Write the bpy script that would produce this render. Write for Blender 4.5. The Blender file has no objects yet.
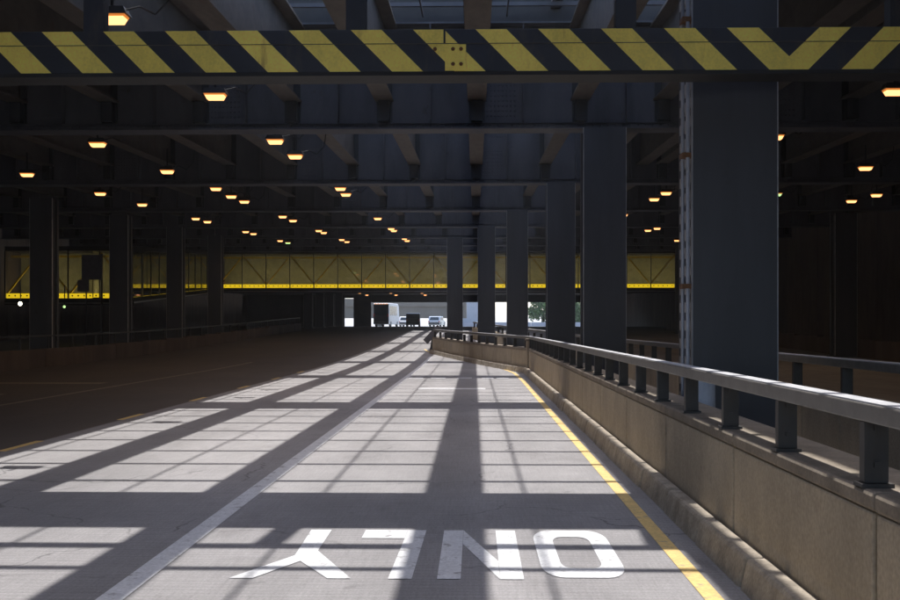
import bpy, math, random
from mathutils import Vector
random.seed(7)
R = math.radians
SC = bpy.context.scene
COL = SC.collection

# ------------------------------------------------------------------ camera, sky, sun, exposure
cam = bpy.data.cameras.new('camera')
cam.sensor_width = 36.0
cam.lens = 1100 / 900 * 36
cam.shift_y = 26 / 900
cam.clip_end = 3000
camo = bpy.data.objects.new('camera', cam)
COL.objects.link(camo)
camo.location = (0, 0, 1.5)
camo.rotation_euler = (R(90), 0, math.atan(25 / 1100))
SC.camera = camo

SUN_DIR = Vector((-.030, -.445, -1)).normalized()      # the way the light travels
SUN_EL = math.asin(-SUN_DIR.z)
w = bpy.data.worlds.new('World'); SC.world = w; w.use_nodes = True
nt = w.node_tree
sky = nt.nodes.new('ShaderNodeTexSky'); sky.sky_type = 'NISHITA'; sky.sun_disc = False
sky.sun_elevation = SUN_EL; sky.sun_rotation = math.atan2(-SUN_DIR.x, -SUN_DIR.y)
sky.air_density = .8; sky.dust_density = 1.5; sky.ozone_density = .4
bg = nt.nodes['Background']; bg.inputs[1].default_value = .15
nt.links.new(sky.outputs[0], bg.inputs[0])
sl = bpy.data.lights.new('sun', 'SUN'); sl.energy = 2.0; sl.angle = R(.5); sl.color = (1, .97, .93)
so = bpy.data.objects.new('sun', sl); COL.objects.link(so)
so.rotation_euler = SUN_DIR.to_track_quat('-Z', 'Y').to_euler(); so.location = (3, 40, 60)
vs = SC.view_settings; vs.view_transform = 'Standard'; vs.look = 'None'; vs.exposure = 1.5; vs.gamma = 1
SC.cycles.use_denoising = True
SC.cycles.max_bounces = 10; SC.cycles.diffuse_bounces = 6; SC.cycles.transparent_max_bounces = 16
SC.cycles.sample_clamp_indirect = 6

# ------------------------------------------------------------------ terrain and structure slopes
def gz(y):                                   # the road climbs gently to a crest far ahead
    t = min(1, max(0, (y - 35) / 90)); return 1.42 * t * t * (3 - 2 * t)
def gb(y): return 5.72 + .031 * (y - 23.65)  # underside of the cross girders

# ------------------------------------------------------------------ materials
def mat(name, col, rough=.7, metal=0, var=.25, scale=3, streak=None, bump=.0, bscale=40, rust=None, rustamt=.55, fine=0, spec=.5, rscale=1.7, rstretch=None, redge=.12):
    m = bpy.data.materials.new(name); m.use_nodes = True
    n = m.node_tree.nodes; l = m.node_tree.links; b = n['Principled BSDF']
    b.inputs['Roughness'].default_value = rough; b.inputs['Metallic'].default_value = metal
    b.inputs['Specular IOR Level'].default_value = spec
    geo = n.new('ShaderNodeNewGeometry')
    mp = n.new('ShaderNodeMapping'); mp.inputs['Scale'].default_value = streak or (1, 1, 1)
    l.new(geo.outputs['Position'], mp.inputs[0])
    nz = n.new('ShaderNodeTexNoise'); nz.inputs['Scale'].default_value = scale; nz.inputs['Detail'].default_value = 8; nz.inputs['Roughness'].default_value = .65
    l.new(mp.outputs[0], nz.inputs['Vector'])
    mr = n.new('ShaderNodeMapRange'); mr.inputs[1].default_value = .3; mr.inputs[2].default_value = .7
    mr.inputs[3].default_value = 1 - var; mr.inputs[4].default_value = 1 + var
    l.new(nz.outputs[0], mr.inputs[0])
    last = mr.outputs[0]
    if fine:
        n2 = n.new('ShaderNodeTexNoise'); n2.inputs['Scale'].default_value = 45; n2.inputs['Detail'].default_value = 3
        l.new(geo.outputs['Position'], n2.inputs['Vector'])
        m2 = n.new('ShaderNodeMapRange'); m2.inputs[1].default_value = .3; m2.inputs[2].default_value = .7
        m2.inputs[3].default_value = 1 - fine; m2.inputs[4].default_value = 1 + fine
        l.new(n2.outputs[0], m2.inputs[0])
        mu = n.new('ShaderNodeMath'); mu.operation = 'MULTIPLY'; l.new(last, mu.inputs[0]); l.new(m2.outputs[0], mu.inputs[1]); last = mu.outputs[0]
    mx = n.new('ShaderNodeMix'); mx.data_type = 'RGBA'; mx.blend_type = 'MULTIPLY'; mx.inputs[0].default_value = 1
    mx.inputs[6].default_value = (*col, 1); l.new(last, mx.inputs[7])
    out = mx.outputs[2]
    if rust:
        n3 = n.new('ShaderNodeTexNoise'); n3.inputs['Scale'].default_value = rscale; n3.inputs['Detail'].default_value = 10; n3.inputs['Roughness'].default_value = .7
        mp3 = n.new('ShaderNodeMapping'); mp3.inputs['Scale'].default_value = rstretch or (1, 1, 1); l.new(geo.outputs['Position'], mp3.inputs[0]); l.new(mp3.outputs[0], n3.inputs['Vector'])
        r3 = n.new('ShaderNodeMapRange'); r3.inputs[1].default_value = rustamt; r3.inputs[2].default_value = rustamt + redge
        l.new(n3.outputs[0], r3.inputs[0])
        x3 = n.new('ShaderNodeMix'); x3.data_type = 'RGBA'; l.new(r3.outputs[0], x3.inputs[0]); l.new(out, x3.inputs[6]); x3.inputs[7].default_value = (*rust, 1)
        out = x3.outputs[2]
    l.new(out, b.inputs['Base Color'])
    if bump:
        nb = n.new('ShaderNodeTexNoise'); nb.inputs['Scale'].default_value = bscale; nb.inputs['Detail'].default_value = 4
        l.new(geo.outputs['Position'], nb.inputs['Vector'])
        bp = n.new('ShaderNodeBump'); bp.inputs['Strength'].default_value = bump; bp.inputs['Distance'].default_value = .01
        l.new(nb.outputs[0], bp.inputs['Height']); l.new(bp.outputs[0], b.inputs['Normal'])
    return m
def emis(name, col, s):
    m = bpy.data.materials.new(name); m.use_nodes = True
    b = m.node_tree.nodes['Principled BSDF']; b.inputs['Base Color'].default_value = (*[c * .5 for c in col], 1)
    b.inputs['Emission Color'].default_value = (*col, 1); b.inputs['Emission Strength'].default_value = s
    return m

M = {}
M['steel'] = mat('blue_grey_steel_paint', (.090, .089, .100), .65, 0, .28, 1.2, (1, 1, .35), .15, 18, rust=(.064, .050, .044), rustamt=.62, spec=.15)
M['column'] = mat('slate_column_paint', (.048, .048, .055), .5, 0, .22, 1.3, (1.5, 1.5, .2), .12, 14, rust=(.035, .030, .028), rustamt=.62)
M['batten'] = mat('lit_column_paint', (.36, .35, .35), .55, 0, .3, 4)  # paler than the column paint: light on sides and edges put into colour
M['brown_steel'] = mat('rusty_brown_steel', (.075, .060, .048), .7, 0, .35, 3, (2, .6, 1), .2, 25, rust=(.07, .035, .02), rustamt=.58)
M['slab'] = mat('sooty_concrete', (.042, .039, .038), .9, 0, .3, .8)
M['hazard_dark'] = mat('dark_beam_paint', (.017, .018, .025), .5, 0, .3, 2, (1, 1, 1), .1, 30, rust=(.050, .038, .030), rustamt=.54, rscale=2.2, rstretch=(1.6, 1, .5), redge=.14)
M['hazard_yellow'] = mat('yellow_beam_paint', (.97, .74, .13), .55, 0, .16, 3, (1, 1, .5), .1, 30, rust=(.50, .30, .07), rustamt=.58, rscale=2.2, rstretch=(2.2, 1, .35), redge=.16, fine=.08)
M['sooty'] = mat('sooty_brown_steel', (.014, .012, .011), .7, 0, .4, 3, rust=(.022, .016, .012), rustamt=.6)
M['rust'] = mat('rusty_bolt', (.16, .07, .025), .8, 0, .4, 20)
M['concrete'] = mat('tan_wall_concrete', (.40, .332, .242), .85, 0, .20, 1.6, (1.1, 1.1, .7), .3, 26, rust=(.22, .17, .115), rustamt=.60, fine=.14)
M['coping'] = mat('coping_concrete', (.23, .19, .145), .85, 0, .30, 4, None, .3, 40, rust=(.14, .11, .08), rustamt=.62, fine=.15)
M['curb'] = mat('curb_stone', (.34, .29, .225), .85, 0, .35, 5, None, .35, 40, rust=(.20, .16, .12), rustamt=.60, fine=.18)
M['rail'] = mat('rail_metal', (.20, .19, .18), .42, .35, .2, 6, None, .08, 30)
M['lit_rail'] = mat('sunlit_rail_top', (.50, .50, .52), .5, 0, .2, 7)
M['post'] = mat('rail_post_metal', (.040, .037, .036), .5, .2, .3, 6)
M['white_paint'] = mat('worn_white_paint', (.60, .60, .61), .7, 0, .12, 8, None, .1, 60, rust=(.30, .29, .29), rustamt=.565, fine=.14, rscale=7, redge=.07)
M['yellow_paint'] = mat('worn_yellow_paint', (.66, .46, .16), .7, 0, .16, 6, None, .1, 60, rust=(.34, .27, .17), rustamt=.565, fine=.14, rscale=7, redge=.07)
M['dim_paint'] = mat('dirty_worn_paint', (.20, .17, .14), .8, 0, .3, 6)
M['soil'] = mat('dusty_median_ground', (.10, .085, .07), .95, 0, .4, 5)
M['out_ground'] = mat('pale_outdoor_ground', (.22, .22, .21), .9, 0, .15, .5)
M['dark_wall'] = mat('brown_tunnel_wall', (.10, .072, .056), .9, 0, .35, 1, (1, 1, .3))
M['black_metal'] = mat('black_metal', (.02, .02, .022), .5, .2, .2, 5)
M['pipe'] = mat('pale_conduit', (.42, .44, .50), .4, .3, .15, 4)
M['pale'] = mat('pale_bollard_paint', (.62, .64, .70), .6, 0, .12, 6, rust=(.25, .2, .15), rustamt=.68)
M['sign_back'] = mat('sign_back_grey', (.16, .15, .16), .6, 0, .15, 5)
M['beige'] = mat('beige_overpass_concrete', (.22, .19, .15), .9, 0, .15, .4, (1, 1, .3))
M['white_wall'] = mat('pale_building_wall', (.40, .41, .44), .9, 0, .08, .6)
M['lamp'] = emis('amber_lamp_glass', (1, .42, .15), 1.02)
M['lamp_halo'] = emis('orange_lamp_halo', (1, .30, .05), .22)
M['lamp_green'] = emis('greenish_lamp_glass', (.55, .95, .35), .5)
M['lamp_white'] = emis('white_lamp_glass', (1, .93, .72), 4)
M['strip'] = emis('glowing_floor_channel', (1, .70, .02), .42)
M['yellow_steel'] = mat('yellow_truss_paint', (.75, .52, .02), .5, 0, .1, 3)
M['olive'] = mat('perforated_back_screen', (.34, .33, .24), .8, 0, .18, 2)
M['leaf'] = mat('pale_sunlit_leaf', (.12, .19, .07), .6, 0, .35, 2)
M['bark'] = mat('bark', (.09, .07, .05), .9, 0, .3, 4)
M['car_dark'] = mat('dark_car_paint', (.04, .042, .05), .3, .1, .05, 3)
M['car_white'] = mat('white_car_paint', (.75, .75, .76), .35, 0, .04, 3)
M['car_silver'] = mat('silver_car_paint', (.42, .46, .50), .3, .5, .04, 3)
M['tyre'] = mat('tyre_rubber', (.02, .02, .02), .9, 0, .1, 8)
M['car_glass'] = mat('dark_car_glass', (.03, .045, .055), .08, 0, .05, 3)
M['red_lens'] = mat('red_lens', (.4, .02, .02), .3, 0, .05, 3)
M['orange_lens'] = emis('orange_marker', (1, .35, .06), .4)

# tined road concrete with wear lanes and stains
def road_mat():
    m = bpy.data.materials.new('tined_road_concrete'); m.use_nodes = True
    n = m.node_tree.nodes; l = m.node_tree.links; b = n['Principled BSDF']
    b.inputs['Roughness'].default_value = .78
    geo = n.new('ShaderNodeNewGeometry')
    def noise(scale, stretch, detail=6, lo=.3, hi=.7, a=0, c=1):
        mp = n.new('ShaderNodeMapping'); mp.inputs['Scale'].default_value = stretch; l.new(geo.outputs['Position'], mp.inputs[0])
        t = n.new('ShaderNodeTexNoise'); t.inputs['Scale'].default_value = scale; t.inputs['Detail'].default_value = detail; t.inputs['Roughness'].default_value = .65
        l.new(mp.outputs[0], t.inputs['Vector'])
        r = n.new('ShaderNodeMapRange'); r.inputs[1].default_value = lo; r.inputs[2].default_value = hi; r.inputs[3].default_value = a; r.inputs[4].default_value = c
        l.new(t.outputs[0], r.inputs[0]); return r.outputs[0]
    def mul(a, c):
        k = n.new('ShaderNodeMath'); k.operation = 'MULTIPLY'; l.new(a, k.inputs[0]); l.new(c, k.inputs[1]); return k.outputs[0]
    f = mul(noise(1.0, (.55, .25, 1), 7,   .3, .7, .76, 1.20),          # broad wear along the lane
        mul(noise(5.0, (.5, 5, 1), 4, .3, .7, .90, 1.10),             # transverse tining streaks
        mul(noise(9.0, (5, .25, 1), 4, .3, .7, .90, 1.10),            # tyre streaks
            noise(60, (1, 1, 1), 4, .3, .7, .78, 1.22))))              # aggregate speckle
    # real tining: fine regular grooves across the lane
    wv = n.new('ShaderNodeTexWave'); wv.wave_type = 'BANDS'; wv.bands_direction = 'Y'; wv.inputs['Scale'].default_value = 4.2
    wv.inputs['Distortion'].default_value = .6; wv.inputs['Detail'].default_value = 2; wv.inputs['Detail Scale'].default_value = 2
    l.new(geo.outputs['Position'], wv.inputs['Vector'])
    r = n.new('ShaderNodeMapRange'); r.inputs[1].default_value = .0; r.inputs[2].default_value = .25; r.inputs[3].default_value = .88; r.inputs[4].default_value = 1.0
    l.new(wv.outputs['Fac'], r.inputs[0])
    f = mul(f, r.outputs[0])
    mx = n.new('ShaderNodeMix'); mx.data_type = 'RGBA'; mx.blend_type = 'MULTIPLY'; mx.inputs[0].default_value = 1
    mx.inputs[6].default_value = (.258, .246, .248, 1); l.new(f, mx.inputs[7])
    st = noise(.9, (1, .5, 1), 9, .56, .70)                            # dark stains
    x2 = n.new('ShaderNodeMix'); x2.data_type = 'RGBA'; l.new(st, x2.inputs[0]); l.new(mx.outputs[2], x2.inputs[6])
    vo = n.new('ShaderNodeTexVoronoi'); vo.feature = 'DISTANCE_TO_EDGE'; vo.inputs['Scale'].default_value = .55
    wn = n.new('ShaderNodeTexNoise'); wn.inputs['Scale'].default_value = 2.2; wn.inputs['Detail'].default_value = 5; l.new(geo.outputs['Position'], wn.inputs['Vector'])
    wm = n.new('ShaderNodeVectorMath'); wm.operation = 'MULTIPLY_ADD'; l.new(wn.outputs['Color'], wm.inputs[0]); wm.inputs[1].default_value = (.55, .55, .0); l.new(geo.outputs['Position'], wm.inputs[2])
    l.new(wm.outputs[0], vo.inputs['Vector'])
    cr = n.new('ShaderNodeMapRange'); cr.inputs[1].default_value = .0025; cr.inputs[2].default_value = .007; cr.inputs[3].default_value = .55; cr.inputs[4].default_value = 1; l.new(vo.outputs['Distance'], cr.inputs[0])
    cm = noise(.35, (1, 1, 1), 3, .48, .56)
    c1 = n.new('ShaderNodeMix'); c1.data_type = 'FLOAT'; l.new(cm, c1.inputs[0]); c1.inputs[2].default_value = 1; l.new(cr.outputs[0], c1.inputs[3])
    ov = n.new('ShaderNodeTexVoronoi'); ov.inputs['Scale'].default_value = 1.9; l.new(wm.outputs[0], ov.inputs['Vector'])
    os_ = n.new('ShaderNodeMapRange'); os_.inputs[1].default_value = .03; os_.inputs[2].default_value = .11; os_.inputs[3].default_value = .72; os_.inputs[4].default_value = 1; l.new(ov.outputs['Distance'], os_.inputs[0])
    sx = n.new('ShaderNodeSeparateXYZ'); l.new(geo.outputs['Position'], sx.inputs[0])
    def track(c, wdt, depth):
        d = n.new('ShaderNodeMath'); d.operation = 'SUBTRACT'; l.new(sx.outputs[0], d.inputs[0]); d.inputs[1].default_value = c
        e = n.new('ShaderNodeMath'); e.operation = 'ABSOLUTE'; l.new(d.outputs[0], e.inputs[0])
        g = n.new('ShaderNodeMapRange'); g.interpolation_type = 'SMOOTHSTEP'; g.inputs[1].default_value = wdt * .25; g.inputs[2].default_value = wdt; g.inputs[3].default_value = depth; g.inputs[4].default_value = 1; l.new(e.outputs[0], g.inputs[0]); return g.outputs[0]
    f = mul(f, mul(mul(c1.outputs[0], os_.outputs[0]), mul(mul(track(-.35, .5, .88), track(-1.25, .35, .92)), mul(track(.55, .35, .92), track(-3.9, .6, .88)))))
    l.new(f, mx.inputs[7])
    sc = n.new('ShaderNodeMix'); sc.data_type = 'RGBA'; sc.blend_type = 'MULTIPLY'; sc.inputs[0].default_value = 1
    l.new(mx.outputs[2], sc.inputs[6]); sc.inputs[7].default_value = (.74, .73, .73, 1); l.new(sc.outputs[2], x2.inputs[7])
    # the through carriageway on the left has a darker brown colour
    sp = n.new('ShaderNodeSeparateXYZ'); l.new(geo.outputs['Position'], sp.inputs[0])
    e = n.new('ShaderNodeMapRange'); e.inputs[1].default_value = -5.62; e.inputs[2].default_value = -5.68; l.new(sp.outputs[0], e.inputs[0])
    x3 = n.new('ShaderNodeMix'); x3.data_type = 'RGBA'; l.new(e.outputs[0], x3.inputs[0]); l.new(x2.outputs[2], x3.inputs[6])
    a3 = n.new('ShaderNodeMix'); a3.data_type = 'RGBA'; a3.blend_type = 'MULTIPLY'; a3.inputs[0].default_value = 1
    a3.inputs[6].default_value = (.060, .048, .042, 1); l.new(f, a3.inputs[7]); l.new(a3.outputs[2], x3.inputs[7])
    l.new(x3.outputs[2], b.inputs['Base Color'])
    bp = n.new('ShaderNodeBump'); bp.inputs['Strength'].default_value = .35; bp.inputs['Distance'].default_value = .006
    l.new(f, bp.inputs['Height']); l.new(bp.outputs[0], b.inputs['Normal'])
    return m
M['road'] = road_mat()

def glass_mat():
    m = bpy.data.materials.new('walkway_glass'); m.use_nodes = True
    n = m.node_tree.nodes; l = m.node_tree.links; n.remove(n['Principled BSDF'])
    t = n.new('ShaderNodeBsdfTransparent'); t.inputs[0].default_value = (.86, .86, .80, 1)
    g = n.new('ShaderNodeBsdfGlossy'); g.inputs['Roughness'].default_value = .03
    f = n.new('ShaderNodeFresnel'); f.inputs[0].default_value = 1.6
    k = n.new('ShaderNodeMath'); k.operation = 'MULTIPLY_ADD'; k.inputs[1].default_value = 1.4; k.inputs[2].default_value = .05; l.new(f.outputs[0], k.inputs[0])
    x = n.new('ShaderNodeMixShader'); l.new(k.outputs[0], x.inputs[0]); l.new(t.outputs[0], x.inputs[1]); l.new(g.outputs[0], x.inputs[2])
    l.new(x.outputs[0], n['Material Output'].inputs[0]); return m
M['glass'] = glass_mat()

# ------------------------------------------------------------------ builders
class MB:
    def __init__(s): s.v = []; s.f = []
    def hexa(s, p):
        o = len(s.v); s.v += [tuple(q) for q in p]
        s.f += [tuple(o + i for i in q) for q in ((0, 3, 2, 1), (4, 5, 6, 7), (0, 1, 5, 4), (1, 2, 6, 5), (2, 3, 7, 6), (3, 0, 4, 7))]
        return s
    def box(s, x0, x1, y0, y1, z0, z1, slope=0):
        a, b = slope * y0, slope * y1
        return s.hexa([(x0, y0, z0 + a), (x1, y0, z0 + a), (x1, y1, z0 + b), (x0, y1, z0 + b),
                       (x0, y0, z1 + a), (x1, y0, z1 + a), (x1, y1, z1 + b), (x0, y1, z1 + b)])
    def bar(s, a, b, wx, wz, up=(0, 0, 1)):                       # rectangular bar from a to b
        a = Vector(a); b = Vector(b); d = (b - a).normalized(); u = Vector(up)
        if abs(d.dot(u)) > .99: u = Vector((0, 1, 0))
        r = d.cross(u).normalized() * wx / 2; t = r.cross(d).normalized() * wz / 2
        return s.hexa([a - r - t, a + r - t, b + r - t, b - r - t, a - r + t, a + r + t, b + r + t, b - r + t])
    def prism(s, poly, fn0, fn1):                                 # poly mapped by two functions gives the two caps
        o = len(s.v); k = len(poly)
        s.v += [tuple(fn0(p)) for p in poly] + [tuple(fn1(p)) for p in poly]
        s.f.append(tuple(o + i for i in reversed(range(k)))); s.f.append(tuple(o + k + i for i in range(k)))
        for i in range(k):
            j = (i + 1) % k; s.f.append((o + i, o + j, o + k + j, o + k + i))
        return s
    def cyl(s, a, b, r0, r1=None, n=10):
        r1 = r0 if r1 is None else r1
        a = Vector(a); b = Vector(b); d = (b - a).normalized(); u = Vector((0, 0, 1)) if abs(d.z) < .9 else Vector((1, 0, 0))
        x = d.cross(u).normalized(); y = d.cross(x)
        o = len(s.v)
        for c, r in ((a, r0), (b, r1)):
            for i in range(n):
                t = 2 * math.pi * i / n; s.v.append(tuple(c + x * r * math.cos(t) + y * r * math.sin(t)))
        for i in range(n):
            j = (i + 1) % n; s.f.append((o + i, o + j, o + n + j, o + n + i))
        s.f.append(tuple(o + i for i in reversed(range(n)))); s.f.append(tuple(o + n + i for i in range(n)))
        return s
    def tube(s, pts, r, n=6):
        for a, b in zip(pts, pts[1:]): s.cyl(a, b, r, r, n)
        return s
    def sheet(s, poly):
        o = len(s.v); s.v += [tuple(p) for p in poly]; s.f.append(tuple(range(o, o + len(poly)))); return s
    def mesh(s, name, m, base=(0, 0, 0)):
        me = bpy.data.meshes.new(name)
        me.from_pydata([(v[0] - base[0], v[1] - base[1], v[2] - base[2]) for v in s.v], [], s.f)
        me.materials.append(m); me.update(); return me
    def build(s, name, m, parent=None, base=None, bevel=0):
        if base is None: base = tuple(BASE.get(parent.name, (0, 0, 0))) if parent else (0, 0, 0)
        o = link(name, s.mesh(name, m, base), parent)
        BASE[o.name] = base
        if bevel:
            md = o.modifiers.new('bevel', 'BEVEL'); md.width = bevel; md.segments = 2; md.limit_method = 'ANGLE'
        return o
BASE = {}
def link(name, data, parent=None, loc=None):
    o = bpy.data.objects.new(name, data); COL.objects.link(o)
    if parent: o.parent = parent
    if loc is not None: o.location = loc
    return o
def tag(o, label=None, cat=None, group=None, kind=None):
    for k, v in (('label', label), ('category', cat), ('group', group), ('kind', kind)):
        if v: o[k] = v
    return o
def thing(name, loc, label, cat, group=None):
    o = link(name, None, None, loc); o.empty_display_size = .2; BASE[o.name] = tuple(loc)
    return tag(o, label, cat, group)
def part(name, mesh, parent, loc=(0, 0, 0)):
    o = link(name, mesh, parent, loc); BASE[o.name] = BASE.get(parent.name, (0, 0, 0)); return o
def copy_tree(o, parent=None):
    c = o.copy(); COL.objects.link(c)
    if parent: c.parent = parent
    for ch in o.children: copy_tree(ch, c)
    return c
ORD = ['nearest', 'second', 'third', 'fourth', 'fifth', 'sixth', 'seventh', 'eighth', 'ninth', 'tenth', 'eleventh', 'twelfth', 'thirteenth', 'fourteenth']

# ------------------------------------------------------------------ the ground
def strip(x0, x1, ys, dz=0, nx=1):
    m = MB()
    for a, b in zip(ys, ys[1:]):
        for i in range(nx):
            p = x0 + (x1 - x0) * i / nx; q = x0 + (x1 - x0) * (i + 1) / nx
            m.sheet([(p, a, gz(a) + dz), (q, a, gz(a) + dz), (q, b, gz(b) + dz), (p, b, gz(b) + dz)])
    return m
YS = [-60, -20, 0, 10, 20, 30, 35] + [35 + 3 * i for i in range(1, 31)] + [140, 160]
ROAD = strip(-40, 26, YS).build('road', M['road']); tag(ROAD, kind='structure')
og = MB().sheet([(-40, 160, 1.42), (26, 160, 1.42), (900, 2400, 1.42), (-900, 2400, 1.42)]).sheet([(26, 160, 1.42), (900, 160, 1.42), (900, 2400, 1.42)]).sheet([(-900, 160, 1.42), (-40, 160, 1.42), (-900, 2400, 1.42)])
og.sheet([(-900, -900, -.02), (900, -900, -.02), (900, -60, -.02), (-900, -60, -.02)])
tag(og.build('outdoor_ground', M['out_ground']), kind='structure')

# parapet path: straight beside the ramp, then swinging left to its nose
P0, P1, P2 = Vector((1.66, -8)), Vector((1.70, 35)), Vector((-2.1, 54))
def at(s):                                  # point and unit direction at arc length s
    L1 = (P1 - P0).length
    if s <= L1: d = (P1 - P0).normalized(); return P0 + d * s, d
    d = (P2 - P1).normalized(); return P1 + d * (s - L1), d
SL1 = (P1 - P0).length; SLEN = SL1 + (P2 - P1).length
def seg(s0, s1, o0, o1, z0, z1, mb=None, cham=0):   # block following the path; offsets to the right of the travel direction
    mb = mb or MB()
    a, d = at((s0 + s1) / 2); r = Vector((d.y, -d.x)); h = (s1 - s0) / 2
    A = a - d * h; B = a + d * h; q = []
    for z in (z0, z1):
        c = cham if z == z1 else 0
        for (p, o) in ((A, o0 + c), (A, o1), (B, o1), (B, o0 + c)):
            k = p + r * o; q.append((k.x, k.y, gz(k.y) + z))
    return mb.hexa(q)
def cuts(a, b, step):
    n = max(1, round((b - a) / step)); return [a + (b - a) * i / n for i in range(n + 1)]

# painted markings
def line_on(name, pts, wd, m, lift=.004):
    mb = MB()
    for (x0, y0), (x1, y1) in zip(pts, pts[1:]):
        mb.sheet([(x0 - wd / 2, y0, gz(y0) + lift), (x0 + wd / 2, y0, gz(y0) + lift), (x1 + wd / 2, y1, gz(y1) + lift), (x1 - wd / 2, y1, gz(y1) + lift)])
    return mb.build(name, m, ROAD)
line_on('lane_line', [(-2.0, y) for y in [-10, 0, 10, 20, 30, 35, 38, 41, 44, 47, 50]], .15, M['white_paint'])
line_on('edge_line', [(1.31, -10), (1.31, 0), (1.31, 15), (1.31, 30), (1.25, 35), (1.0, 38), (.45, 41), (-.15, 44), (-.75, 47), (-1.35, 50), (-1.95, 53), (-2.4, 56), (-2.7, 59)], .105, M['yellow_paint'])
for y0 in (8.6, 13.0, 17.4, 21.8, 26.2, 30.6, 35): line_on('lane_dash', [(-5.66, y0), (-5.66, y0 + 1.2)], .11, M['yellow_paint'])
line_on('lane_line', [(-8.95, y) for y in [8, 15, 22, 29, 35, 38, 41, 44]], .13, M['dim_paint'])
line_on('stop_bar', [(-11.5, 23.6), (-11.5, 24.0)], 2.4, M['dim_paint'])
line_on('stop_bar', [(-11.3, 28.2), (-11.3, 28.9)], 3.2, M['dim_paint'])
line_on('stop_bar', [(-.55, 26.0), (-.55, 26.5)], 1.6, M['white_paint'])
for x0 in (-1.7, -1.05, -.3, .4, .75): line_on('stop_bar', [(x0, 31.4), (x0, 31.9)], .42, M['white_paint'])
def letter(polys, name='letter'):
    mb = MB()
    for p in polys: mb.sheet([(x, y, .0045) for x, y in p])
    return mb.build(name, M['white_paint'], ROAD)
# O N L Y painted for the opposite direction: the top of every letter is towards the camera
def ring(x0, x1, y0, y1, s, t, c):
    def loop(a0, a1, b0, b1, cx, cy):
        return [((a1 - cx if math.cos(q) > 0 else a0 + cx) + cx * math.cos(q), (b1 - cy if math.sin(q) > 0 else b0 + cy) + cy * math.sin(q)) for q in [math.pi / 2 * m + math.pi / 12 * e + 1e-4 for m in range(4) for e in ((0, 1, 2, 3, 4, 5, 5.99))]]
    o = loop(x0, x1, y0, y1, c, c * 2.6); i = loop(x0 + s, x1 - s, y0 + t, y1 - t, c * .55, c * 1.3)
    n = len(o); return [[o[q], o[(q + 1) % n], i[(q + 1) % n], i[q]] for q in range(n)]
letter(ring(.41, .925, 6.55, 8.06, .13, .25, .13))
letter([[(-.225, 6.5), (-.085, 6.5), (-.085, 8.05), (-.225, 8.05)], [(.15, 6.5), (.29, 6.5), (.29, 8.05), (.15, 8.05)],
        [(-.083, 8.05), (-.083, 7.55), (.148, 6.5), (.148, 7.0)]])
letter([[(-.515, 6.5), (-.375, 6.5), (-.355, 8.05), (-.49, 8.05)], [(-.80, 7.74), (-.497, 7.74), (-.492, 8.05), (-.80, 8.05)]])
letter([[(-1.20, 8.05), (-1.05, 8.05), (-1.045, 7.30), (-1.175, 7.15)], [(-1.46, 6.5), (-1.32, 6.5), (-1.112, 6.98), (-1.11, 7.22), (-1.175, 7.15)],
        [(-.875, 6.5), (-.735, 6.5), (-1.045, 7.30), (-1.11, 7.22), (-1.112, 6.98)]])

# ------------------------------------------------------------------ near parapet, curb and railing
WALL = thing('parapet_wall', (1.85, 4, 0), 'tan concrete parapet wall along the right side of the sunlit lane', 'wall')
cs = cuts(0, SL1, 2.5) + cuts(SL1, SLEN, 2.5)[1:]
core = MB()
for a, b in zip(cs, cs[1:]):
    seg(a + .022, b - .022, 0, .30, -.05, .715).build('wall_panel', M['concrete'], WALL, bevel=.012)
    seg(a, b, .07, .27, -.05, .70, core)
core.build('wall_core', M['slab'], WALL)
for a, b in zip(cs, cs[1:]):
    seg(a + .006, b - .006, -.004, .40, .717, .80).build('coping_stone', M['coping'], WALL, bevel=.018)
CURB = thing('curb', (1.6, 4, 0), 'weathered stone curb at the foot of the right parapet wall', 'curb')
kc = cuts(0, SL1, 1.3) + cuts(SL1, SLEN, 1.3)[1:]
for a, b in zip(kc, kc[1:]):
    j = random.uniform(-.008, .008)
    seg(a + .012, b - .012, -.165 + j, -.004, -.04, .18 + j * .4, cham=.05).build('curb_stone', M['curb'], CURB, bevel=.025)
def railing(base, label, at_fn, segfn, s_list, rail_cuts, o0, o1, z0, zt, matr, matp):
    t = thing('metal_railing', base, label, 'railing')
    for a, b in rail_cuts:
        segfn(a, b, o0, o1, zt - .085, zt - .004).build('rail', matr, t, bevel=.008)
        segfn(a, b, o0 + .006, o1 - .006, zt - .0035, zt + .003).build('sunlit_rail_skin', M['lit_rail'], t)  # pale skin added: the rail's sunlit top is put into its colour
    for s in s_list:
        mb = MB(); mid = (o0 + o1) / 2
        segfn(s - .03, s + .03, mid - .052, mid + .052, z0 + .02, zt - .087, mb)
        segfn(s - .055, s + .055, mid - .07, mid + .07, z0 + .001, z0 + .018, mb)
        for z in (.10, .26):
            segfn(s - .040, s - .031, mid - .012, mid + .012, z0 + z - .012, z0 + z + .012, mb)
        mb.build('rail_post', matp, t)
posts = [s for s in cuts(.62, SL1 - .3, 1.36)] + cuts(SL1 + .6, SLEN - .5, 1.5)
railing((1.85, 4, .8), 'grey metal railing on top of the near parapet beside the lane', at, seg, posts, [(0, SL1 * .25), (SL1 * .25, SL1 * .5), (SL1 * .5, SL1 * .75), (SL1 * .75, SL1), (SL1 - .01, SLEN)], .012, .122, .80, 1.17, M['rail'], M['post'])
# corner pier where the parapet bends
cp = thing('corner_pier', (1.75, 34.9, 0), 'short concrete pier where the near parapet bends left', 'pier')
MB().box(1.63, 2.12, 34.72, 35.15, 0, 1.02).build('pier_shaft', M['concrete'], cp, bevel=.02)
MB().box(1.60, 2.15, 34.69, 35.18, 1.022, 1.10).build('pier_cap', M['coping'], cp, bevel=.02)
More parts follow.
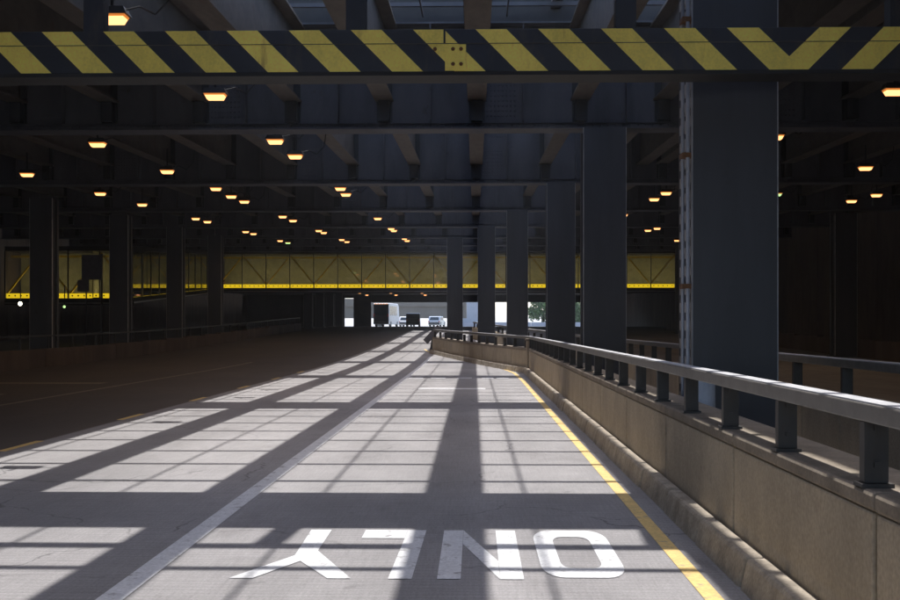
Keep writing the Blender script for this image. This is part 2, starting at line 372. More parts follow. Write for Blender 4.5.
# guard post and leaning panels at the nose
ns = thing('nose_marker', (-2.15, 54.3, gz(54)), 'dark bent marker post at the far nose of the parapet', 'marker')
MB().bar((-2.2, 54.3, gz(54)), (-2.0, 54.4, gz(54) + 1.25), .09, .09).build('post', M['post'], ns)
MB().bar((-2.45, 54.25, gz(54) + .55), (-1.75, 54.4, gz(54) + 1.30), .05, .3).build('panel', M['sign_back'], ns)

# far parapet of the column strip
Q0, Q1, Q2 = Vector((3.60, -8)), Vector((3.60, 40)), Vector((-.2, 76))
def at2(s):
    L1 = (Q1 - Q0).length
    if s <= L1: d = (Q1 - Q0).normalized(); return Q0 + d * s, d
    d = (Q2 - Q1).normalized(); return Q1 + d * (s - L1), d
def seg2(s0, s1, o0, o1, z0, z1, mb=None):
    mb = mb or MB(); a, d = at2((s0 + s1) / 2); r = Vector((d.y, -d.x)); h = (s1 - s0) / 2
    A = a - d * h; B = a + d * h; q = []
    for z in (z0, z1):
        for (p, o) in ((A, o0), (A, o1), (B, o1), (B, o0)):
            k = p + r * o; q.append((k.x, k.y, gz(k.y) + z))
    return mb.hexa(q)
S2 = (Q1 - Q0).length; S2E = S2 + (Q2 - Q1).length
W2 = thing('parapet_wall', (3.75, 4, 0), 'greyish concrete parapet behind the columns, far side of the column strip', 'wall')
c2 = cuts(0, S2, 1.25) + cuts(S2, S2E, 1.8)[1:]
core = MB()
for a, b in zip(c2, c2[1:]):
    seg2(a + .01, b - .01, 0, .30, -.05, .80).build('wall_panel', M['concrete'], W2, bevel=.01)
    seg2(a, b, .03, .27, -.05, .78, core)
core.build('wall_core', M['slab'], W2)
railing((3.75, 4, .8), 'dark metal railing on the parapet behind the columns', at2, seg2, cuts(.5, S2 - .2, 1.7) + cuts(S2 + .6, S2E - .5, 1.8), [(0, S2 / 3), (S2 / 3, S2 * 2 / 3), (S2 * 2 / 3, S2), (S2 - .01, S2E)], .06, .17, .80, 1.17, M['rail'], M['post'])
mg = MB()
for a, b in zip(YS, YS[1:]):
    if b <= 40: mg.sheet([(1.99, a, gz(a) + .02), (3.59, a, gz(a) + .02), (3.59, b, gz(b) + .02), (1.99, b, gz(b) + .02)])
tag(mg.build('median_ground', M['soil']), kind='structure')

# ------------------------------------------------------------------ overhead: girders, stringers, slab, light slot
GY = [11.95 + 11.9 * k for k in range(-3, 9)]
XS = [.04 + 2.0 * i + (.22 if i == 1 else 0) for i in range(-15, 11)]
SLOT0, SLOT1 = -5.15, 4.25
def multi(spans, *a):
    m = MB()
    for x0, x1 in spans: m.box(x0, x1, *a)
    return m
def girder(y, k):
    g0 = gb(y)
    spans = [(-31, 20.4)] if k >= -1 else [(-31, -5.6), (5.7, 20.4)]
    inside = lambda x: any(a < x < b for a, b in spans)
    t = thing('cross_girder', (0, y, g0), None, 'girder', 'riveted cross girders overhead')
    multi(spans, y - .015, y + .015, g0 + .042, g0 + 2.26).build('web', M['steel'], t)
    multi(spans, y - .30, y + .30, g0, g0 + .04).build('bottom_flange', M['steel'], t)
    multi(spans, y - .28, y + .28, g0 + 2.262, g0 + 2.30).build('top_flange', M['steel'], t)
    multi(spans, y - .12, y + .12, g0 + 2.345, g0 + 2.66).build('deck_beam', M['slab'], t)
    multi(spans, y - .10, y + .16, g0 + 2.70, g0 + 3.02).build('deck_beam', M['slab'], t)
    multi(spans, y - .07, y - .016, g0 + .16, g0 + .18).build('flange_angle', M['steel'], t)
    sm = MB().box(-.012, .012, -.26, -.016, .185, 2.26).mesh('stiffener', M['steel'])
    for x in [x for x in XS[:-1] if inside(x + 1)]: part('stiffener', sm, t, (x + 1.0, 0, 0))
    bm = MB().box(-.12, .12, -.27, -.016, .185, .62).box(-.17, .17, -.05, -.017, .185, 2.2).mesh('bracket', M['black_metal'])
    for x in [x for x in XS if inside(x)]: part('bracket', bm, t, (x, 0, 0))
    if 0 <= k <= 4:                               # rivet heads in fields and along the flange angle
        rv = MB()
        def dome(x, z, r):
            o = len(rv.v)
            rv.v.extend([(x - r, y - .0155, z), (x, y - .0155, z - r), (x + r, y - .0155, z), (x, y - .0155, z + r), (x, y - .0155 - r * .9, z)])
            rv.f.extend([(o, o + 1, o + 4), (o + 1, o + 2, o + 4), (o + 2, o + 3, o + 4), (o + 3, o, o + 4)])
        for x in (.52 + 6.0 * i for i in range(-3, 2)):
            for i in range(-4, 5):
                for j in range(8): dome(x + i * .085, g0 + .32 + j * .11, .026)
                for j in range(6): dome(x + i * .085, g0 + 1.55 + j * .11, .026)
        n = int((20 + 16) / .16)
        for i in range(n): dome(-16 + i * .16, g0 + .115, .026)
        rv.build('rivet_heads', M['steel'], t)['kind'] = 'stuff'
    return t
gnames = {1: 'riveted blue steel cross girder just beyond the striped beam, nearest in view',
          2: 'second riveted cross girder beyond the striped beam, carried by the second column',
          3: 'third cross girder beyond the striped beam, over the third column',
          4: 'fourth cross girder back from the striped beam, over the fourth column',
          5: 'fifth cross girder back from the striped beam, dim and distant',
          6: 'sixth cross girder from the striped beam, just before the glass walkway',
          7: 'last cross girder in front of the lit glass walkway'}
for k, y in enumerate(GY):
    kk = k - 3
    g = girder(y, kk)
    g['label'] = gnames.get(kk, {-3: 'cross girder far behind the camera', -2: 'cross girder second behind the camera', -1: 'cross girder just above the camera', 0: 'cross girder above the striped beam, at the nearest column', 8: 'cross girder hidden beyond the glass walkway'}.get(kk, ''))
GY_ALL = GY
DECK = thing('overhead_deck', (0, 24, gb(24)), 'dark overhead deck of brown stringers with an open slot above the lane', 'deck'); DECK['kind'] = 'structure'
sl_ = .031
y0, y1 = .04, 11.86
st = MB()
st.box(-.20, .20, y0, y1, .64, .68, sl_).box(-.02, .02, y0, y1, .681, 2.20, sl_).box(-.27, .27, y0, y1, 2.205, 2.26, sl_)
st_mesh = st.mesh('stringer', M['brown_steel'])
st_thin = MB().box(-.20, .20, y0, y1, .64, .68, sl_).box(-.02, .02, y0, y1, .681, 2.20, sl_).box(-.22, .22, y0, y1, 2.205, 2.26, sl_).mesh('stringer', M['brown_steel'])
b0 = BASE[DECK.name]
for y in GY[:-1]:
    for x in XS:
        if y < -5 and -5.6 < x < 5.7: continue
        part('stringer', st_mesh if not 2 < x < 2.3 else st_thin, DECK, (x - b0[0], y - b0[1], gb(y) - b0[2]))
for y in GY[:-1]:
    MB().box(-31, SLOT0, 0, 11.9, 2.31, 2.339, sl_).build('deck_slab', M['slab'], DECK, base=(-0, -0, 0)).location = (-b0[0], y - b0[1], gb(y) - b0[2])
    MB().box(SLOT1, 20.4, 0, 11.9, 2.31, 2.339, sl_).build('deck_slab', M['slab'], DECK, base=(0, 0, 0)).location = (-b0[0], y - b0[1], gb(y) - b0[2])
    # deep edge girder on the right rim of the slot
    MB().box(5.35, 5.40, .03, 11.87, .66, 2.30, sl_).box(5.2, 5.6, .03, 11.87, .62, .655, sl_).build('edge_girder', M['brown_steel'], DECK, base=(0, 0, 0)).location = (-b0[0], y - b0[1], gb(y) - b0[2])
# thin bars across the open slot: they draw the fine grid of shadow on the road
bars = []
for g in GY:
    if g < -1: continue
    n = 12 if g < 5 else 9
    bars += [q for q in [g + .95 + (11.9 - 1.75) * i / (n - 1) + random.uniform(-.06, .06) for i in range(n)] if abs(q - 11.04) > .6]
tb = MB().box(SLOT0, SLOT1, -.038, .038, 2.50, 2.58).mesh('slot_bar', M['steel'])
for y in bars: part('slot_bar', tb, DECK, (-b0[0], y - b0[1], gb(y) - b0[2]))
for y in GY[:-1]:
    if y < -5: continue
    lb = MB()
    for x in (-4.96, -2.96, -1.12, .68, 3.0): lb.box(x - .016, x + .016, .2, 11.7, 2.42, 2.48, sl_)
    MB().box(1.62, 1.84, .1, 11.8, 2.62, 2.74, sl_).build('shade_strip', M['steel'], DECK, base=(0, 0, 0)).location = (-b0[0], y - b0[1], gb(y) - b0[2])  # added unseen strip, casts the dark band beside the yellow line
    lb.build('slot_bar', M['steel'], DECK, base=(0, 0, 0)).location = (-b0[0], y - b0[1], gb(y) - b0[2])

# ------------------------------------------------------------------ columns
def column(x, y, wd, dp, ztop, label, conduit=False, m=None, group='steel columns on the right of the lane', battens=True):
    zb = gz(y); m = m or M['column']
    t = thing('steel_column', (x, y, zb), label, 'column', group)
    h = dp / 2; k = wd / 2
    MB().box(x - k, x + k, y - h, y - h + .04, zb, ztop).build('front_plate', m, t)
    MB().box(x - k, x + k, y + h - .04, y + h, zb, ztop).build('back_plate', m, t)
    wv = MB().box(x - k + .09, x - k + .11, y - h + .041, y + h - .041, zb, ztop - .01).box(x + k - .11, x + k - .09, y - h + .041, y + h - .041, zb, ztop - .01)
    wv.build('web', M['batten'] if conduit else m, t)  # side of the nearest column painted pale to look lit
    an = MB()
    for sx in (-1, 1):
        for sy in (-1, 1):
            cx = x + sx * (k - .045); cy = y + sy * (h - .0415 - .06)
            an.box(cx - .04, cx + .04, cy - .06, cy + .06, zb, ztop - .012)
    an.build('corner_angle', m, t)
    ed = MB().box(x - k - .012, x - k - .001, y - h - .01, y - h + .05, zb, ztop).box(x + k + .001, x + k + .012, y - h - .01, y - h + .05, zb, ztop)
    ed.build('edge_trim', M['batten'], t)
    if battens:
        z = zb + .25; bt = MB().box(-.035, .035, -h + .05, h - .05, 0, .11).mesh('batten', M['batten'])
        while z < ztop - .2:
            part('batten', bt, t, (-(k - .035), 0, z - zb)); z += .20
    MB().box(x - k - .12, x + k + .12, y - h - .1, y + h + .1, zb, zb + .06).build('base_plate', m, t)
    if conduit:
        xx = x - k - .045
        c = MB().cyl((xx, y - h + .05, zb), (xx, y - h + .05, ztop), .022, n=8); c.build('conduit', M['pipe'], t)
        c = MB().cyl((xx - .03, y - h + .17, zb), (xx - .03, y - h + .17, ztop), .02, n=8); c.build('conduit', M['pipe'], t)
        br = MB()
        for z in (zb + 1.9, zb + 3.3, zb + 4.75): br.box(xx - .06, xx + .045, y - h + .02, y - h + .2, z, z + .05)
        br.build('pipe_clamp', M['rust'], t)
    return t
cols = [(2.76, 12.15, .89, .80, 'nearest and broadest slate steel column, with pale conduits down its left side'),
        (2.76, GY[4], .89, .80, 'second slate steel column from the camera in the right row'),
        (2.76, GY[5], .89, .80, 'third slate steel column in the right row, just beyond the parapet bend'),
        (1.82, GY[6], .89, .80, 'fourth steel column in the right row, with bright gaps either side'),
        (.62, GY[7], .92, .80, 'fifth steel column in the right row, right of the farthest one'),
        (-1.30, GY[8], 1.0, .80, 'farthest steel column of the right row, above the parapet nose')]
for i, (x, y, wd, dp, lab) in enumerate(cols):
    column(x, y, wd, dp, gb(y) - .003 + (2.2 if i == 0 else 0), lab, conduit=(i == 0), battens=(i == 0))
bo = thing('bollard', (2.28, 11.2, .02), 'pale rounded bollard beside the foot of the nearest column', 'bollard')
MB().cyl((2.28, 11.2, .02), (2.28, 11.2, .96), .155, .15, 20).build('bollard_body', M['pale'], bo)
MB().cyl((2.28, 11.2, .961), (2.28, 11.2, 1.0), .15, .09, 20).build('bollard_cap', M['pale'], bo)
lw = ['first', 'second', 'third', 'fourth', 'fifth', 'sixth', 'seventh', 'eighth', 'ninth']
for i, y in enumerate([40.8, 49.7, 58.9, 68.0, 106, 114, 122, 130]):
    column(-16.1, y, .82, .7, gb(y) - .003 if y < 100 else 5.74, lw[i] + ' dark steel column from the left, behind the far roadside barrier', group='dark columns beyond the left road', battens=False)
for i, y in enumerate([37, 49.7, 62.5, 75, 88]):
    column(16.5, y, .95, .8, gb(y) - .003, 'dark steel column at the right edge of the right road, number ' + lw[i] + ' from the camera', group='dark columns beyond the right road', battens=False)

# ------------------------------------------------------------------ striped clearance beam
HB = thing('clearance_beam', (0, 11.05, 4.02), 'yellow and dark striped steel clearance beam hanging across the lane', 'beam')
HY = 10.9
MB().box(-8.5, 6.4, HY, HY + .30, 4.022, 4.443).build('beam_body', M['hazard_dark'], HB, bevel=.006)
MB().box(-8.5, 6.4, HY - .008, HY + .36, 3.985, 4.02).build('bottom_flange', M['sooty'], HB)
MB().box(-8.5, 6.4, HY - .008, HY + .002, 4.297, 4.303).build('weld_seam', M['brown_steel'], HB)
zb_, zt_ = 4.026, 4.440
YY = HY - .0035
def stripe(poly): MB().prism(poly, lambda p: (p[0], YY, p[1]), lambda p: (p[0], HY + .001, p[1])).build('stripe', M['hazard_yellow'], HB)
def px(u): return (u - 475) * HY / 1100
pitch = px(538) - px(475.5); wd_ = px(506.5) - px(475.5); lean = px(517) - px(475.5)
xt = px(475.5)
i = -13
for i in range(-12, 4):
    a = xt + i * pitch
    stripe([(a, zt_), (a + lean, zb_), (a + lean + wd_, zb_), (a + wd_, zt_)])
a = xt + 4 * pitch                                     # the V where the stripes turn round
a = px(726)
V = px(788)
# mirrored stripes to the right of the V
for j in range(0, 5):
    b = px(848.5) + j * pitch
    if j == 0:
        stripe([(px(757), zt_), (px(725.5), zt_), (px(767.5), zb_), (px(806), zb_), (px(848), zt_), (px(817), zt_), (px(787), 4.155)])
    else:
        stripe([(px(880) + (j - 1) * pitch, zt_), (px(838.5) + (j - 1) * pitch, zb_), (px(869.5) + (j - 1) * pitch, zb_), (px(912) + (j - 1) * pitch, zt_)])
sp = MB().box(px(445), px(466), HY - .012, HY - .004, 4.03, 4.290); sp.build('splice_plate', M['hazard_yellow'], HB)
MB().box(px(443.5), px(445.5), HY - .006, HY + .001, 4.305, 4.441).build('splice_gap', M['black_metal'], HB)
bl = MB().cyl((0, 0, 0), (0, -.018, 0), .021, .016, 6).mesh('bolt', M['rust'])
for u, v in ((453, 49), (461, 49), (453, 64), (461, 64), (435, 49)):
    part('bolt', bl, HB, (px(u), HY - .0125 - 11.05, 1.5 + (326 - v) * HY / 1100 - 4.02))
for x in (-6.2, -3.83, -1.19, 1.50, 4.2):
    MB().box(x - .10, x + .10, HY + .06, HY + .22, 4.445, gb(11) + 2.62).build('hanger', M['hazard_dark'], HB)
MB().box(-8.5, 6.4, HY + .09, HY + .19, gb(11) + 2.62, gb(11) + 2.80).build('hanger_beam', M['hazard_dark'], HB)

# ------------------------------------------------------------------ left and right roadside barriers, tunnel walls
def low_wall(x0, x1, ya, yb_, h, label, face):
    t = thing('roadside_barrier', ((x0 + x1) / 2, ya, 0), label, 'barrier')
    for a, b in zip(cuts(ya, yb_, 4), cuts(ya, yb_, 4)[1:]):
        z0 = gz((a + b) / 2)
        MB().box(x0, x1, a + .02, b - .02, z0 - .3, z0 + h).build('wall_panel', M['dark_wall'], t)
    return t
low_wall(-15.8, -15.5, 12, 98, .66, 'low dark concrete barrier along the far left roadside', 1)
rl = thing('metal_railing', (-15.65, 30, .66), 'thin railing on the low barrier along the left road', 'railing')
pm = MB().box(-.03, .03, -.03, .03, 0, .45).mesh('rail_post', M['post'])
for a, b in zip(cuts(12, 98, 8), cuts(12, 98, 8)[1:]):
    MB().bar((-15.65, a, gz(a) + 1.12), (-15.65, b, gz(b) + 1.12), .05, .05).build('rail', M['post'], rl)
for y in cuts(12.5, 97.5, 2.5): part('rail_post', pm, rl, (0, y - 30, gz(y) + .662 - .66))
low_wall(17.0, 17.3, 12, 98, .80, 'low brown barrier along the far edge of the right road', -1)
def panel_wall(x0, x1, label, yend):
    t = thing('tunnel_wall', ((x0 + x1) / 2, 40, 0), label, 'wall')
    for a, b in zip(cuts(-24, yend, 3.2), cuts(-24, yend, 3.2)[1:]):
        MB().box(x0, x1, a + .02, b - .02, -.2, 11.2).build('wall_panel', M['dark_wall'], t)
    MB().box(x0 + .04, x1 - .04, -24, yend, -.2, 11.1).build('wall_core', M['slab'], t)
panel_wall(20.5, 20.9, 'dark brown panelled tunnel wall at the far right', 150)
panel_wall(-31.6, -31.2, 'dark panelled tunnel wall at the far left behind the columns', 150)
# end wall with the opening where the road leaves the tunnel
ew = thing('end_wall', (-20, 150, 1.4), 'dark end wall around the bright opening at the far end', 'wall')
MB().box(-31.9, -17.85, 150.01, 150.5, 1, 12).build('wall_panel', M['slab'], ew)
MB().box(-16.6, -14.2, 150, 150.5, 1, 12).build('wall_panel', M['slab'], ew)
MB().box(17.5, 20.4, 150, 150.5, 1, 12).build('wall_panel', M['slab'], ew)
MB().box(-17.83, -16.62, 150, 150.5, 5.3, 12).build('wall_panel', M['slab'], ew)
MB().box(-14.18, 17.48, 150.01, 150.6, 4.75, 12).build('lintel', M['slab'], ew)
lc = MB().box(-31, 20.4, 103, 150, 5.75, 6.0)
tag(lc.build('low_ceiling', M['slab']), kind='structure')
tc = MB().box(-31, 20.4, GY[-1], 151, 10.2, 10.4)
tag(tc.build('upper_ceiling', M['slab']), kind='structure')

# ------------------------------------------------------------------ lit glass walkway
def walkway(p0, p1, z0, z1, ht, n, base, label, depth=2.6, zig=True):
    t = thing('glass_walkway', base, label, 'walkway', 'lit glass walkways')
    p0 = Vector(p0); p1 = Vector(p1); d = (p1 - p0); nrm = Vector((-d.y, d.x)).normalized()
    if nrm.dot((p0 + p1) / 2) < 0: nrm = -nrm
    def P(s, o, h): q = p0 + d * s + nrm * o; return Vector((q.x, q.y, z0 + (z1 - z0) * s + h))
    def slab(s0, s1, o0, o1, h0, h1, mb=None):
        mb = mb or MB()
        return mb.hexa([P(s0, o0, h0), P(s1, o0, h0), P(s1, o1, h0), P(s0, o1, h0), P(s0, o0, h1), P(s1, o0, h1), P(s1, o1, h1), P(s0, o1, h1)])
    slab(0, 1, -.1, depth, -.45, -.02).build('floor_beam', M['slab'], t)
    slab(0, 1, -.06, depth, ht, ht + .3).build('top_beam', M['slab'], t)
    slab(0, 1, depth - .06, depth, .0, ht - .01).build('back_screen', M['olive'], t)
    slab(0, 1, -.13, -.101, -.40, -.30).build('drip_rail', M['rail'], t)
    w = 1 / n
    for i in range(n):
        a = i * w + w * .03; b = (i + 1) * w - w * .03
        slab(a, b, .04, .10, -.01, .30).build('glowing_channel', M['strip'], t)  # floor channel given a glow in place of the concealed strip lighting it
        slab(a, b, .04, .13, .301, .32, slab(a, b, .101, .12, -.01, .30)).build('strip_light_shield', M['black_metal'], t)  # added cover that keeps the channel's glow off the back screen
        hl = MB(); k = 5
        for j in range(k):
            c = a + (b - a) * (j + .5) / k; r = .055; 
            L = d.length
            hl.prism([(c + math.cos(q) * r / L, .15 + math.sin(q) * r) for q in [math.pi / 4 * e for e in range(8)]], lambda p: P(p[0], .028, p[1]), lambda p: P(p[0], .039, p[1]))
        hl.build('strip_hole', M['black_metal'], t)
        slab(a, b, -.02, -.01, .0, ht - .02).build('glass_pane', M['glass'], t)
        e = .35
        if zig:
            A, B = ((i * w, .3), ((i + 1) * w, ht - .15)) if i % 2 == 0 else ((i * w, ht - .15), ((i + 1) * w, .3))
            MB().bar(P(A[0], e, A[1]), P(B[0], e, B[1]), .10, .13, up=(nrm.x, nrm.y, 0)).build('diagonal', M['yellow_steel'], t)
    mm = MB()
    for i in range(n + 1):
        s = i * w; L = d.length
        slab(s - .04 / L, s + .04 / L, -.06, .02, -.01, ht - .005).build('mullion', M['black_metal'], t)
    ar = bpy.data.lights.new('strip_glow', 'AREA'); ar.shape = 'RECTANGLE'; ar.size = d.length * .98; ar.size_y = .25; ar.energy = 2.3 * d.length; ar.color = (1, .84, .40)
    ao = bpy.data.objects.new('strip_glow', ar); COL.objects.link(ao); ao.parent = t
    c = P(.5, .5, .12); ao.location = (c.x - base[0], c.y - base[1], c.z - base[2])
    zax = -(Vector((nrm.x, nrm.y, 0)) * .5 + Vector((0, 0, 1))).normalized(); xax = Vector((d.x, d.y, z1 - z0)).normalized(); yax = zax.cross(xax).normalized(); xax = yax.cross(zax)
    from mathutils import Matrix
    ao.rotation_euler = Matrix((xax, yax, zax)).transposed().to_euler()
    for z in (ht - .38,):
        slab(0, 1, .9, 1.0, z, z + .14).build('truss_chord', M['yellow_steel'], t)
    return t
walkway((-23.45, 100), (20.3, 100), 5.0, 5.0, 3.1, 20, (0, 100, 5), 'long lit glass walkway spanning the road, yellow strip along its foot')
walkway((-22.6, 72), (-23.4, 99.6), 3.4, 4.95, 3.05, 12, (-23, 85, 4), 'oblique lit glass walkway link between the left columns')
walkway((-31.0, 71.9), (-22.6, 71.9), 3.35, 3.35, 3.1, 4, (-27, 72, 3.3), 'lit glass walkway section at the far left edge behind the columns')

# ------------------------------------------------------------------ ceiling lamps
def make_lamp():
    t = thing('ceiling_lamp', (0, 0, 0), 'x', 'lamp', 'amber ceiling lamps')
    hs = MB()
    hs.hexa([(-.22, -.13, .0), (.22, -.13, .0), (.22, .13, .0), (-.22, .13, .0), (-.17, -.10, .10), (.17, -.10, .10), (.17, .10, .10), (-.17, .10, .10)])
    hs.build('housing', M['black_metal'], t)
    MB().hexa([(-.175, -.10, -.03), (.175, -.10, -.03), (.175, .10, -.03), (-.175, .10, -.03), (-.19, -.11, -.002), (.19, -.11, -.002), (.19, .11, -.002), (-.19, .11, -.002)]).build('halo_band', M['lamp_halo'], t)  # added glowing rim, paints the orange halo around the lamp
    df = MB().hexa([(-.135, -.08, -.10), (.135, -.08, -.10), (.135, .08, -.10), (-.135, .08, -.10), (-.17, -.097, -.031), (.17, -.097, -.031), (.17, .097, -.031), (-.17, .097, -.031)])
    df.build('diffuser', M['lamp'], t)
    MB().cyl((.0, 0, .101), (.0, 0, .62), .022, n=6).build('stem', M['black_metal'], t)
    MB().tube([(.17, .0, .07), (.35, .02, .12), (.55, .03, .02), (.75, .02, .22), (.8, 0, .6)], .013, 5).build('cable', M['black_metal'], t)
    return t
ROWS = {-4.65: ([14.0, 19.6, 25.5, 28.35, 37.9, 39.5, 52.5, 60.9, 62.9, 72.4, 75.3], 'lamp row over the sunlit lane edge'),
        -8.95: ([25.9, 31.8, 37.8, 40.2, 42.5, 51.0, 53.9, 62.8, 64.9, 73.7, 76.7], 'lamp row over the dark left road'),
        -13.35: ([32.5, 38.9, 43.85, 52.3, 54.6, 63.75, 66.0, 75.1, 78.2], 'lamp row nearest the left columns'),
        6.8: ([19.46, 25.1, 39.3, 41.9, 50.5], 'lamp row right of the columns'),
        10.6: ([31.5, 39.9, 63.2, 61.2], 'middle lamp row over the right road'),
        14.6: ([40.35, 43.0, 75.7], 'lamp row nearest the right wall')}
DIM = {(-8.95, 37.8), (-4.65, 37.9)}
GREEN = {(-13.35, 78.2), (10.6, 39.9)}
proto = make_lamp(); first = True
glow = None
nlamp = 0
for x, (ys, desc) in ROWS.items():
    for i, y in enumerate(sorted(ys)):
        if first: o = proto; first = False
        else: o = copy_tree(proto)
        z = gb(y) + (.06 if (x, y) not in DIM else .12)
        xx = {19.46: 7.36, 39.9: 10.86, 63.2: 9.9, 61.2: 10.09, 31.5: 11.09, 75.7: 13.83}.get(y, x)
        o.location = (xx, y, z)
        o['label'] = ('greenish lit' if (x, y) in GREEN else 'glowing amber') + ' lamp, ' + ORD[i] + (' nearest' if i else '') + ' of the ' + desc
        for ch in o.children:
            if ch.name.startswith('diffuser') and (x, y) in GREEN:
                ch.data = ch.data.copy(); ch.data.materials[0] = M['lamp_green']
        nlamp += 1
        if i % 2 == 0 or y < 30:
            ld = bpy.data.lights.new('lamp_glow', 'SPOT'); ld.energy = 11; ld.color = (1, .68, .42); ld.spot_size = R(165); ld.spot_blend = .6; ld.shadow_soft_size = .12
            lo = bpy.data.objects.new('lamp_glow', ld); COL.objects.link(lo); lo.parent = o; lo.location = (0, 0, -.16)
for x, desc in ((-12.6, 'left'), (-9.2, 'middle'), (-5.8, 'right')):
    for i, y in enumerate((112, 120, 128)):
        o = copy_tree(proto); o.location = (x, y, 5.15)
        for ch in list(o.children):
            if ch.type == 'LIGHT': bpy.data.objects.remove(ch)
        o['label'] = 'distant amber lamp under the low ceiling beyond the walkway, ' + desc + ' row, ' + ['nearest', 'middle', 'farthest'][i]
# white wall lamp and small green lamp far left
def wall_lamp(loc, m, label, r):
    t = thing('wall_lamp', loc, label, 'lamp'); x, y, z = loc
    MB().cyl((x, y - .05, z), (x, y + .03, z), r * 1.15, n=12).build('housing', M['black_metal'], t)
    MB().cyl((x, y - .10, z), (x, y - .051, z), r * .8, r, n=12).build('lens', m, t)
    MB().cyl((x, y + .0, z + r), (x, y + .0, z + 1.4), .03, n=6).build('stem', M['black_metal'], t)
wall_lamp((-29.6, 71.0, 2.95), M['lamp_white'], 'round white lamp glowing under the far left walkway', .13)
wall_lamp((-26.7, 71.0, 2.75), M['lamp_green'], 'small green lamp under the left walkway near the signs', .09)

# ------------------------------------------------------------------ road signs at the left
sg = thing('road_sign', (-20.7, 59, gz(59)), 'large square sign seen from behind between the left columns', 'sign')
MB().cyl((-20.2, 59.1, gz(59)), (-20.2, 59.1, 5.4), .06, n=8).build('post', M['black_metal'], sg)
MB().box(-21.25, -20.15, 58.97, 59.03, 4.0, 5.35).build('sign_panel', M['sign_back'], sg)
s2 = thing('road_sign', (-21, 58.6, gz(59)), 'small square sign below the large one at the left', 'sign')
MB().box(-21.35, -20.72, 58.6, 58.64, 3.35, 3.98).build('sign_panel', M['sign_back'], s2)
MB().cyl((-20.9, 58.7, gz(59)), (-20.9, 58.7, 3.9), .04, n=8).build('post', M['black_metal'], s2)

# ------------------------------------------------------------------ vehicles at the far end
def wheel(parent, x, y, z, r, wd):
    w_ = MB().cyl((x - wd / 2, y, z), (x + wd / 2, y, z), r, n=16).build('wheel', M['tyre'], parent)
    MB().cyl((x - wd / 2 - .01, y, z), (x + wd / 2 + .01, y, z), r * .6, n=12).build('rim', M['car_silver'], w_)
def vehicle(name, label, cat, x, y, L, W, H, paint, boxy, rot, group='vehicles at the far tunnel mouth'):
    """rear faces the camera; profile along y"""
    t = thing(name, (0, 0, 0), label, cat, group)
    if boxy:
        prof = [(0, .30), (0, H - .12), (.12, H), (L - .9, H), (L - .35, H - .35), (L - .1, H * .5), (L, H * .45), (L, .30)]
        win = H * .48
    else:
        prof = [(0, .22), (-.05, .8), (.08, H * .60), (.45, H - .06), (.8, H), (L * .55, H), (L * .70, H * .64), (L - .2, H * .55), (L, H * .42), (L, .22)]
        win = H * .60
    hw = W / 2
    MB().prism(prof, lambda p: (-hw, p[0], p[1]), lambda p: (hw, p[0], p[1])).build('body', paint, t, bevel=.06)
    if boxy:
        MB().box(-hw * .8, hw * .8, -.012, .004, win, H - .35).build('rear_window', M['car_glass'], t)
        MB().box(-hw * .97, hw * .97, -.010, -.002, .60, H - .18).build('rear_panel', M['car_dark'], t)
        for i in range(4):
            a = .5 + i * (L - 2) / 4
            MB().box(hw - .004, hw + .012, a, a + (L - 2) / 4 - .15, win, H - .4).build('side_window', M['car_glass'], t)
        for i in range(5):
            MB().box(-.8 + i * .4 - .09, -.8 + i * .4 + .09, -.02, .0, H - .16, H - .05).build('marker_lamp', M['orange_lens'], t)
    else:
        MB().prism([(-hw * .8, H * .62), (hw * .8, H * .62), (hw * .68, H * .93), (-hw * .68, H * .93)], lambda p: (p[0], .09 + (p[1] - H * .6) / (H * .38) * .35 - .03, p[1]), lambda p: (p[0], .14 + (p[1] - H * .6) / (H * .38) * .35, p[1])).build('rear_window', M['car_glass'], t)
        for a, b in ((.6, L * .3), (L * .32, L * .55)):
            MB().box(hw - .004, hw + .012, a, b, H * .62, H * .92).build('side_window', M['car_glass'], t)
    for sx in (-1, 1):
        MB().box(sx * hw * .9 - .09, sx * hw * .9 + .09, -.065, .02, H * .42, H * .55).build('tail_light', M['red_lens'], t)
    MB().box(-hw * .96, hw * .96, -.14, -.0, .38, .58).build('bumper', M['black_metal'], t)
    r = .36
    for sx in (-1, 1):
        for yy in (L * .2, L * .8): wheel(t, sx * (hw - .1), yy, r, r, .24)
    t.location = (x, y, gz(y)); t.rotation_euler = (0, 0, R(rot))
    return t
vehicle('shuttle_bus', 'boxy shuttle bus with a dark back and bright white side, left of the far opening', 'bus', -13.0, 152, 6.5, 2.2, 3.25, M['car_white'], True, -9)
vehicle('parked_car', 'dark sport utility vehicle driving out of the bright far opening', 'car', -8.3, 147, 4.6, 1.85, 1.8, M['car_dark'], False, 2)
vehicle('parked_car', 'silver car in the sunlight right of the dark vehicle', 'car', -6.4, 172, 4.5, 1.85, 1.6, M['car_silver'], False, -10)
vehicle('parked_car', 'white car in the sun between the bus and the dark vehicle', 'car', -10.6, 166, 4.5, 1.85, 1.5, M['car_white'], False, -6)

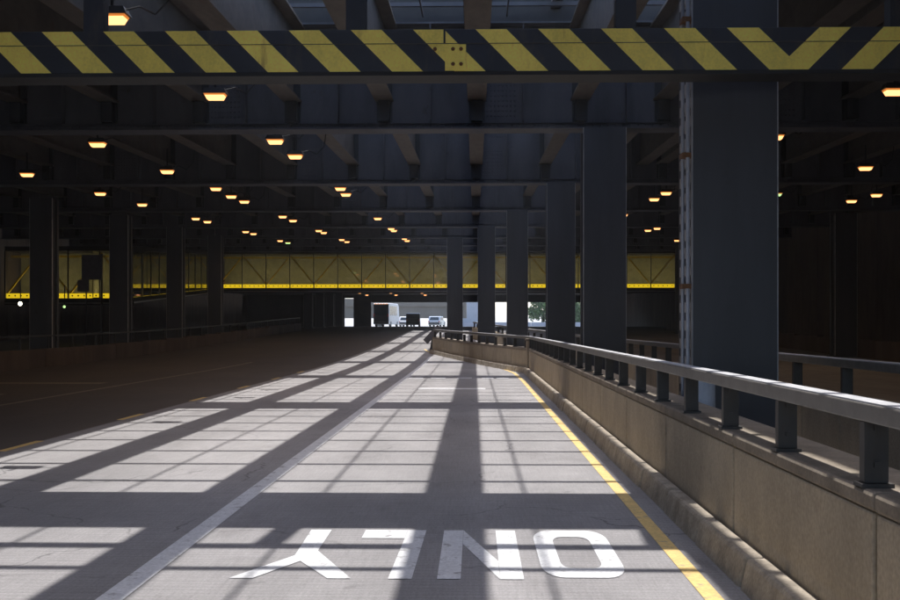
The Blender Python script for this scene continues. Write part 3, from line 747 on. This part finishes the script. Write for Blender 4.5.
# ------------------------------------------------------------------ outdoors beyond the mouth
op = thing('overpass', (-20, 195, 1.42), 'beige concrete overpass in the daylight beyond the far opening', 'overpass')
MB().box(-80, -1.5, 193, 200, 2.9, 5.4).build('deck', M['beige'], op)
MB().box(-80, -1.5, 192.7, 192.99, 4.9, 6.3).build('parapet', M['beige'], op)
for x in (-30, -17, -4): MB().box(x - .6, x + .6, 194, 197, 1.42, 2.89).build('pier', M['beige'], op)
bd = thing('building', (0, 230, 1.42), 'pale flat roofed building seen between the two farthest columns', 'building')
MB().box(-4, 3.5, 226, 240, 1.42, 7.2).build('wall', M['white_wall'], bd)
MB().box(-4.2, 3.7, 225.8, 240.2, 7.2, 7.5).build('roof', M['beige'], bd)
gr = thing('guard_barrier', (5, 176, 1.42), 'pale concrete traffic barrier along the sunlit road outside', 'barrier')
for i in range(12): MB().hexa([(-3 + i * 3, 176, 1.42), (-.05 + i * 3, 176, 1.42), (-.05 + i * 3, 176.6, 1.42), (-3 + i * 3, 176.6, 1.42), (-3 + i * 3, 176.2, 2.1), (-.05 + i * 3, 176.2, 2.1), (-.05 + i * 3, 176.4, 2.1), (-3 + i * 3, 176.4, 2.1)]).build('barrier_block', M['white_wall'], gr)
def tree(x, y, h, rc, label, n=5000):
    t = thing('leafy_tree', (x, y, 1.42), label, 'tree', 'trees outside the far opening')
    tr = MB().cyl((x, y, 1.4), (x + .15, y, 1.4 + h * .5), .28, .17, 8)
    limbs = []
    for k in range(9):
        an = k * 2.4; e = Vector((x + math.cos(an) * rc * .7, y + math.sin(an) * rc * .7, 1.4 + h * random.uniform(.3, .9)))
        tr.cyl((x + .1, y, 1.4 + h * random.uniform(.25, .48)), e, .09, .03, 6); limbs.append(e)
    tr.build('trunk', M['bark'], t)
    cl = [(e, random.uniform(.5, .9) * rc * .5) for e in limbs] + [(Vector((x + random.uniform(-1, 1) * rc * .6, y + random.uniform(-1, 1) * rc * .6, 1.4 + h * random.uniform(.12, .95))), rc * random.uniform(.25, .5)) for _ in range(14)]
    lf = MB()
    for _ in range(n):
        c, r = random.choice(cl); v = Vector((random.gauss(0, 1), random.gauss(0, 1), random.gauss(0, 1))).normalized() * r * random.random() ** .4
        p = c + v; a = Vector((random.gauss(0, 1), random.gauss(0, 1), random.gauss(0, 1))).normalized() * .22; b = a.cross(Vector((random.gauss(0, 1), random.gauss(0, 1), 1))).normalized() * .14
        lf.sheet([p - a, p + b, p + a, p - b])
    lf.build('crown', M['leaf'], t)
tree(11.4, 186, 5.6, 2.6, 'leafy green tree seen in the bright gap left of the third column')
tree(18.5, 200, 8, 3.4, 'green tree at the right edge of the bright far opening')

# ------------------------------------------------------------------ the air under the deck: dusty, so the sun draws faint shafts
hz = MB().box(-950, 950, -950, 2450, -1.1, 14).build('haze', M['slab'])
hm = bpy.data.materials.new('thin_haze'); hm.use_nodes = True
hn = hm.node_tree.nodes; hn.remove(hn['Principled BSDF'])
pv = hn.new('ShaderNodeVolumePrincipled'); pv.inputs['Density'].default_value = .00045; pv.inputs['Color'].default_value = (.85, .90, 1, 1); pv.inputs['Anisotropy'].default_value = .3
hm.node_tree.links.new(pv.outputs[0], hn['Material Output'].inputs['Volume'])
hz.data.materials[0] = hm
tag(hz, kind='stuff')
